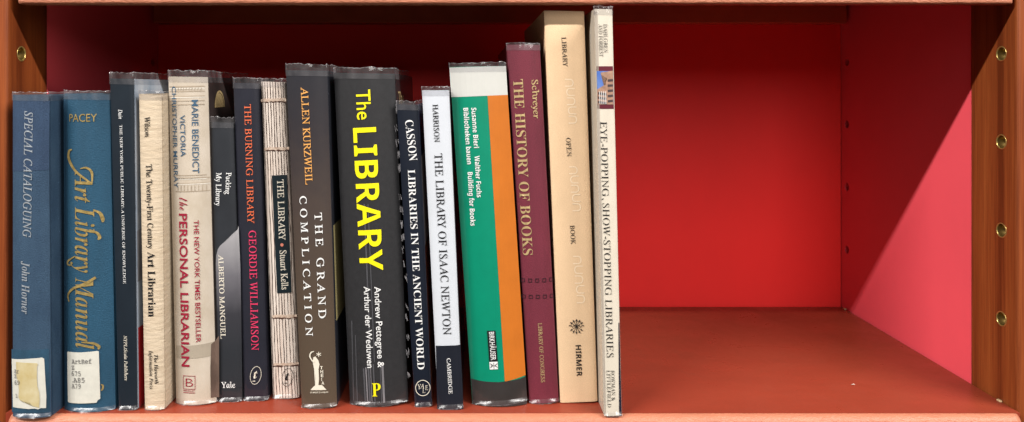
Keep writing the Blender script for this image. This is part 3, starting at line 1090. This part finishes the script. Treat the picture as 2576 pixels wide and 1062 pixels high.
# 10 black jacket, yellow title
coal = mat('coal_jacket', (46, 46, 48), 0.5, 0.7, vary=0.12, scale=(300, 300, 300), fine=0.12)
strk = mat('grey_streak_print', (84, 84, 88), 0.5, 0.6, vary=0.25, scale=(500, 60, 20))
strk2 = mat('pale_streak_print', (128, 126, 130), 0.5, 0.6, vary=0.3, scale=(500, 60, 20))
tick = mat('page_edge_print', (165, 163, 166), 0.5, 0.6, vary=0.35, scale=(700, 700, 700))
b = Book('thick coal grey jacket with big bright yellow sans serif title', 0.9988, (836, 185), (990, 185), 877, 1024, 0.17, 0.0062, 2.3, coal, right=coal, board=0.003)
for x, w_, y0, m in ((760, 14, 700, strk), (782, 10, 690, strk2), (800, 16, 660, strk), (822, 7, 640, strk2), (845, 12, 660, strk), (905, 8, 640, strk), (920, 18, 650, strk2), (655, 10, 300, strk), (690, 8, 420, strk)):
    b.patch([('F', x - 8, y0), ('F', x + w_ - 8, y0 - 2), ('F', x + w_ + 8, 990), ('F', x + 8, 992)], m)
for x, w_, m in ((815, 12, strk), (850, 8, strk)):
    b.patch([('E', x - 55, 250), ('E', x - 55 + w_, 250), ('F', x + w_, 640), ('F', x, 640)], m, 0.00025)
rt = random.Random(5)
for v, x, y, n in (('D', 1012, 445, 3), ('D', 1020, 620, 5), ('D', 1028, 735, 6), ('D', 1040, 850, 6), ('D', 1045, 960, 7), ('E', 1055, 190, 3), ('E', 1062, 285, 6), ('E', 1068, 410, 7), ('E', 1074, 515, 6), ('E', 1082, 640, 3), ('E', 1090, 770, 4), ('E', 1098, 880, 6),
                   ('F', 1108, 170, 3), ('F', 1112, 260, 5), ('F', 1116, 430, 5), ('F', 1120, 560, 5), ('F', 1125, 770, 4)):
    for k in range(n):
        xx = x + rt.uniform(-2, 24)
        ln = rt.uniform(18, 60)
        yy = y + rt.uniform(-20, 20)
        b.patch([(v, xx, yy), (v, xx + rt.uniform(2, 4.5), yy), (v, xx + 9, yy + ln), (v, xx + 6, yy + ln)], tick, 0.0003 + k * 0.00002)
b.text('title', 'The', 'sansm', ('D', 695, 302), ('D', 706, 558), 122, M['yellow_ink'])
b.text('title', 'LIBRARY', 'sansb', ('D', 667, 629), ('E', 728, 828), 200, M['yellow_ink'])
b.text('author', 'Andrew Pettegree &', 'sansm', ('E', 853, 960), ('F', 884, 688), 54, M['white_ink'])
b.text('author', 'Arthur der Weduwen', 'sansm', ('E', 762, 960), ('F', 792, 692), 54, M['white_ink'])
b.text('publisher_logo', 'P', 'serifx', ('F', 836, 935), ('F', 910, 932), 112, M['yellow_ink'])
# the first word again on the side cover
bmE = glyph_mesh('The', 'sans')
zc = b.loc((1008, 250))[1]
k_ = 0.010
for v in bmE.verts:
    v.co = (b.xr(zc) + 0.0004, 0.022 + v.co.x * 0.030, zc - 0.004 + v.co.y * 0.014)
link('cover_title', bmE, M['dull_gold'], b.root)
b.film(0.0040, 0.12, 0.0007, seed=10)
b.done()

# 11 navy black with photo cover
nvb = mat('navy_black_jacket', (22, 29, 42), 0.42, 0.75, vary=0.1)
ph = mat('slate_blue_print', (70, 78, 110), 0.45, 0.6, vary=0.2, scale=(40, 40, 30))
ph2 = mat('pale_plaster_print', (208, 200, 198), 0.45, 0.6, vary=0.1)
ph3 = mat('terracotta_print', (168, 104, 74), 0.45, 0.6, vary=0.5, scale=(60, 60, 60), rgb2=(112, 62, 44))
b = Book('narrow navy black paperback with white serif capitals and a round monogram, picture on its side', 1.0, (997, 264), (1052, 264), 1043, 1085, 0.15, 0.0010, 5, nvb, right=ph)
b.cover_patch(386, 612, ph2)
b.cover_patch(612, 1018, ph3)
b.text('author', 'CASSON', 'serifb', ('D', 1116, 563), ('D', 1154, 911), 68, M['white_ink'])
b.text('title', 'LIBRARIES IN THE ANCIENT WORLD', 'serifb', ('D', 1140, 987), ('F', 1224, 704), 60, M['white_ink'])
c = pt(('F', 1269, 862))
b.mark('publisher_logo', [b.stroke_bm(b.ring_pts(c, 62 * ZK, 66 * ZK, 40), 1.6, closed=True),
                          b.text_bm('Y', 'serift', ('F', 1222, 872), ('F', 1254, 872), 42), b.text_bm('A', 'serift', ('F', 1246, 866), ('F', 1282, 866), 40),
                          b.text_bm('L', 'serift', ('F', 1266, 904), ('F', 1290, 904), 40), b.text_bm('E', 'serift', ('F', 1290, 880), ('F', 1314, 880), 40)], M['cream_ink'])
b.film(0.0026, 0.05, 0.0006, seed=11)
b.done()

# 12 white over black
wht = mat('white_jacket', (216, 221, 228), 0.5, 0.6, vary=0.03)
blk2 = mat('black_foot_print', (30, 34, 44), 0.42, 0.7, vary=0.1)
gry = mat('grey_cover_print', (160, 158, 162), 0.45, 0.6, vary=0.15)
pnk = mat('maroon_cover_print', (132, 52, 62), 0.45, 0.6, vary=0.2)
b = Book('white spined paperback with dark grey title and a black panel at its foot', 0.9926, (1061, 229), (1129, 227), 1102, 1163, 0.16, 0.0012, 5, wht, right=gry)
b.cover_patch(280, 965, pnk, 0.09, 1.0)
b.patch([('F', 1380, 502), ('F', 1592, 496), ('F', 1618, 1060), ('F', 1392, 1060)], blk2)
b.text('author', 'HARRISON', 'serifm', ('D', 1354, 425), ('D', 1369, 749), 44, M['black_ink'])
b.text('title', 'THE LIBRARY OF ISAAC NEWTON', 'serif', ('D', 1368, 847), ('F', 1446, 407), 66, M['black_ink'])
b.text('publisher_name', 'CAMBRIDGE', 'serifm', ('F', 1474, 608), ('F', 1492, 914), 32, M['white_ink'])
b.film(0.0026, 0.05, 0.0004, seed=12)
b.done()

# 13 teal / orange
tea = mat('green_teal_print', (0, 140, 108), 0.42, 0.75, vary=0.06)
ora = mat('orange_print', (206, 116, 38), 0.42, 0.75, vary=0.05)
wtp = mat('white_head_print', (212, 212, 206), 0.5, 0.7, vary=0.03)
drk = mat('dark_foot_print', (56, 53, 52), 0.4, 0.8, vary=0.15)
b = Book('wide jacket in teal and orange halves with white head and dark foot', 1.001, (1130, 170), (1272, 166), 1188, 1326, 0.18, 0.0050, 2.4, tea, board=0.003, left=drk)
b.patch([(1129.6, 170), (1273, 166), (1277.5, 239), (1134.4, 245)], wtp)
b.patch([(1226, 241), (1277.5, 239), (1323, 950), (1269.5, 960)], ora)
foot = [(1184.5, 958)] + [(1184.5 + 139 * i / 8, 958 + 5.0 * math.sin(math.pi * i / 8) - 4 * i / 8) for i in range(1, 8)] + [(1323.6, 953), (1326.4, 1022.5), (1188.6, 1022.5)]
b.patch(foot, drk, 0.0003)
b.text('author', 'Susanne Bieri', 'sansx', ('D', 1685, 455), ('D', 1708, 800), 42, M['white_ink'])
b.text('author', 'Walther Fuchs', 'sansx', ('D', 1713, 868), ('E', 1733, 194), 42, M['white_ink'])
b.text('title', 'Bibliotheken bauen', 'sansx', ('D', 1616, 457), ('D', 1649, 941), 42, M['white_ink'])
b.text('title', 'Building for Books', 'sansx', ('D', 1653, 1009), ('E', 1679, 440), 42, M['white_ink'])
lg = b.mark('publisher_logo', [b.poly([('F', 1820, 372), ('F', 1892, 370), ('F', 1911, 634), ('F', 1839, 638)], 0.0004)], M['black_ink'])
o = b.text('logo_lettering', 'BIRKHÄUSER', 'sansm', ('F', 1836, 382), ('F', 1853, 624), 44, M['white_ink'], 0.0006)
o.parent = lg
o = link('logo_square', b.poly([('F', 1840, 640), ('F', 1910, 636), ('F', 1914, 701), ('F', 1844, 705)], 0.0004), M['white_ink'], lg)
o = b.mark('logo_mark', [b.text_bm('V', 'sans', ('F', 1882, 650), ('F', 1885, 690), 26, 0.0006), b.text_bm('A', 'sans', ('F', 1846, 650), ('F', 1849, 692), 26, 0.0006),
                         b.stroke_bm([('F', 1877, 644), ('F', 1880, 698)], 1.0, 0.0006)], M['black_ink'])
o.parent = lg
b.film(0.0030, 0.06, 0.0006, seed=13)
b.done()

# 14 maroon cloth
mar = mat('maroon_cloth', (116, 42, 58), 0.62, 0.55, vary=0.14, scale=(60, 60, 14), bump=0.5, bscale=(1500, 900, 1500), fine=0.12)
stamp = mat('black_stamping', (44, 22, 30), 0.6, vary=0.2)
b = Book('maroon cloth book with gold lettering and two rows of small stamped squares', 1.0088, (1275, 114), (1358, 113), 1332, 1406, 0.19, 0.0024, 3, mar)
b.text('author', 'Schreyer', 'serifm', ('D', 2203, 215), ('D', 2220, 547), 54, M['dull_gold'])
b.text('title', 'THE HISTORY OF BOOKS', 'serifb', ('D', 2044, 212), ('E', 2130, 692), 82, M['dull_gold'])
b.text('publisher_name', 'LIBRARY OF CONGRESS', 'serifm', ('F', 2257, 306), ('F', 2284, 814), 33, M['dull_gold'])
sq = []
for v, y in (('E', 908), ('F', 82)):
    for k in range(5):
        x = (2128 if v == 'E' else 2134) + k * 61
        dy = -1.5 * k
        sq.append(b.stroke_bm([(v, x - 14, y - 14 + dy), (v, x + 14, y - 14 + dy), (v, x + 14, y + 14 + dy), (v, x - 14, y + 14 + dy)], 2.0, closed=True))
b.mark('stamped_squares', sq, stamp)
b.film(0.0012, 0.05, 0.0003, seed=14)
b.done()

# 15 tall tan cloth
tan = mat('tan_cloth', (240, 206, 166), 0.8, 0, vary=0.04, scale=(60, 60, 60), bump=0.3, bscale=(1100, 900, 1500), fine=0.06)
tan_l = mat('raised_lit_tan', (255, 230, 196), 0.75, 0, vary=0.04, bump=0.6, bscale=(1100, 900, 1500))  # paler tan: light caught by raised edges is put into the colour
tan_s = mat('pressed_shade_tan', (214, 176, 130), 0.8, 0, vary=0.04, bump=0.6, bscale=(1100, 900, 1500))  # darker tan copy with the shade of pressed cloth in its colour
b = Book('tall tan linen book with square spine, blind embossing and a black arrow emblem', 1.0126, (1368, 28), (1469, 29), 1409, 1503, 0.21, 0.0009, 10, tan, left=tan, board=0.003)
b.text('title', 'LIBRARY', 'serif', (1412, 94), (1416, 168), 38, M['black_ink'])
b.text('title', 'OPEN', 'serif', (1423, 347), (1426, 394), 38, M['black_ink'])
b.text('title', 'BOOK', 'serif', (1433, 567), (1436, 615), 38, M['black_ink'])
em = []
for (u0, v0, v1, n) in ((1421, 200, 316, 5), (1431, 420, 536, 5), (1441, 645, 768, 5)):
    for k in range(n):
        v = v0 + (v1 - v0) * k / n
        st_ = (v1 - v0) / n * 0.74
        sgn = 1 if k % 2 == 0 else -1
        u = u0 + 2.2 * k
        arc = []
        for q in range(13):
            a = math.pi * q / 12
            arc.append((u + 11 + sgn * (5 + 7 * math.sin(a)) - (3 if sgn > 0 else -3), v + st_ * 0.5 - st_ * 0.5 * math.cos(a)))
        pts_ = [(u, v)] + arc + [(u, v + st_)] if sgn > 0 else [(u + 22, v)] + arc + [(u + 22, v + st_)]
        em.append((pts_, k))
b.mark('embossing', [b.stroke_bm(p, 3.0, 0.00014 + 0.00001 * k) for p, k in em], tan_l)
c = (1449.5, 821)
ar = []
for k in range(10):
    a = math.radians(-90 + (k - 2) * 28) if k < 5 else math.radians(90 + (k - 7) * 28)
    dx, dy = math.cos(a), math.sin(a)
    e = (c[0] + 18 * dx, c[1] + 18 * dy)
    ar.append(b.stroke_bm([c, e], 1.3, 0.0004 + k * 0.00001))
    hw = 3.4 if k < 5 else 2.6
    base = (c[0] + 12.5 * dx, c[1] + 12.5 * dy)
    ar.append(b.poly([(c[0] + 20 * dx, c[1] + 20 * dy), (base[0] - dy * hw, base[1] + dx * hw), (base[0] + dx * 2, base[1] + dy * 2), (base[0] + dy * hw, base[1] - dx * hw)], 0.00055))
for sg in (-1, 1):
    ar.append(b.stroke_bm([(c[0] + sg * 3, c[1]), (c[0] + sg * 7, c[1] - 3), (c[0] + sg * 10, c[1] + 2), (c[0] + sg * 14, c[1] - 3), (c[0] + sg * 19, c[1] - 2)], 2.2, 0.0006))
b.mark('publisher_logo', ar, M['black_ink'])
b.text('publisher_name', 'HIRMER', 'sansb', (1447, 868), (1450, 946), 46, M['black_ink'])
b.done()

# 16 thin white, in front
ivy = mat('ivory_jacket', (226, 216, 198), 0.5, 0.6, vary=0.05, scale=(200, 200, 60), fine=0.04)
ivd = mat('grey_edge_print', (186, 174, 160), 0.5, 0.6, vary=0.15, scale=(300, 300, 30))
mrn = mat('maroon_band_print', (98, 28, 44), 0.5, 0.6, vary=0.1)
skb = mat('blue_sky_print', (72, 110, 190), 0.5, 0.6, vary=0.2, scale=(80, 80, 60), rgb2=(120, 150, 210))
bld = mat('brick_building_print', (176, 138, 116), 0.5, 0.6, vary=0.3, scale=(200, 200, 200))
win = mat('window_print', (70, 58, 60), 0.5, 0.6, vary=0.3)
blk3 = mat('dark_blue_edge_print', (34, 34, 52), 0.45, 0.7, vary=0.15)
b = Book('thin tall ivory book jutting over the shelf edge, small blue photo near its head', 0.972, (1496, 24), (1540, 24), 1520, 1564, 0.20, 0.0008, 6, ivy, right=blk3)
b.cover_patch(300, 760, mat('pale_side_print', (206, 196, 184), 0.45, 0.6, vary=0.2), 0, 1)
b.patch([(1496.6, 30), (1502, 30), (1523.5, 1046), (1520.6, 1046)], ivd)
b.patch([(1500, 167), (1541.5, 167), (1544, 274), (1503, 274)], mrn)
b.patch([(1500.5, 179), (1541, 179), (1543, 263), (1503, 263)], skb, 0.0003)
b.patch([(1510, 183), (1541, 178), (1542.5, 263), (1503, 263), (1501.8, 225), (1518, 215), (1526, 214), (1526, 198), (1512, 188)], bld, 0.0004)
for k in range(5):
    y = 200 + k * 13
    b.patch([(1528, y), (1541, y - 1), (1541, y + 5), (1528, y + 6)], win, 0.0005)
for k in range(3):
    y = 232 + k * 11
    b.patch([(1504, y), (1525, y + 3), (1525, y + 9), (1504, y + 6)], win, 0.0005)
for k in range(4):
    x = 1507 + k * 5
    b.patch([(x, 230), (x + 1.4, 230), (x + 2, 262), (x + 0.6, 262)], M['white_ink'], 0.00055)
b.patch([(1555.5, 812), (1557.7, 812), (1563.6, 1047), (1557, 1047)], blk3, 0.0003)
b.text('author', 'DAHLGREN', 'serift', (1517, 61), (1518.5, 133), 33, M['black_ink'])
b.text('author', 'AND FORREST', 'serift', (1504.5, 61), (1507, 143), 33, M['black_ink'])
b.text('title', 'EYE-POPPING, SHOW-STOPPING LIBRARIES', 'serift', (1509, 306), (1526, 899), 56, M['black_ink'])
b.text('publisher_name', 'ROWMAN &', 'serift', (1536, 931), (1538.5, 1008), 30, M['black_ink'])
b.text('publisher_name', 'LITTLEFIELD', 'serift', (1525, 931), (1528, 1024), 30, M['black_ink'])
b.film(0.0020, 0.06, 0.0006, seed=16, flare=0.0022)
b.done()
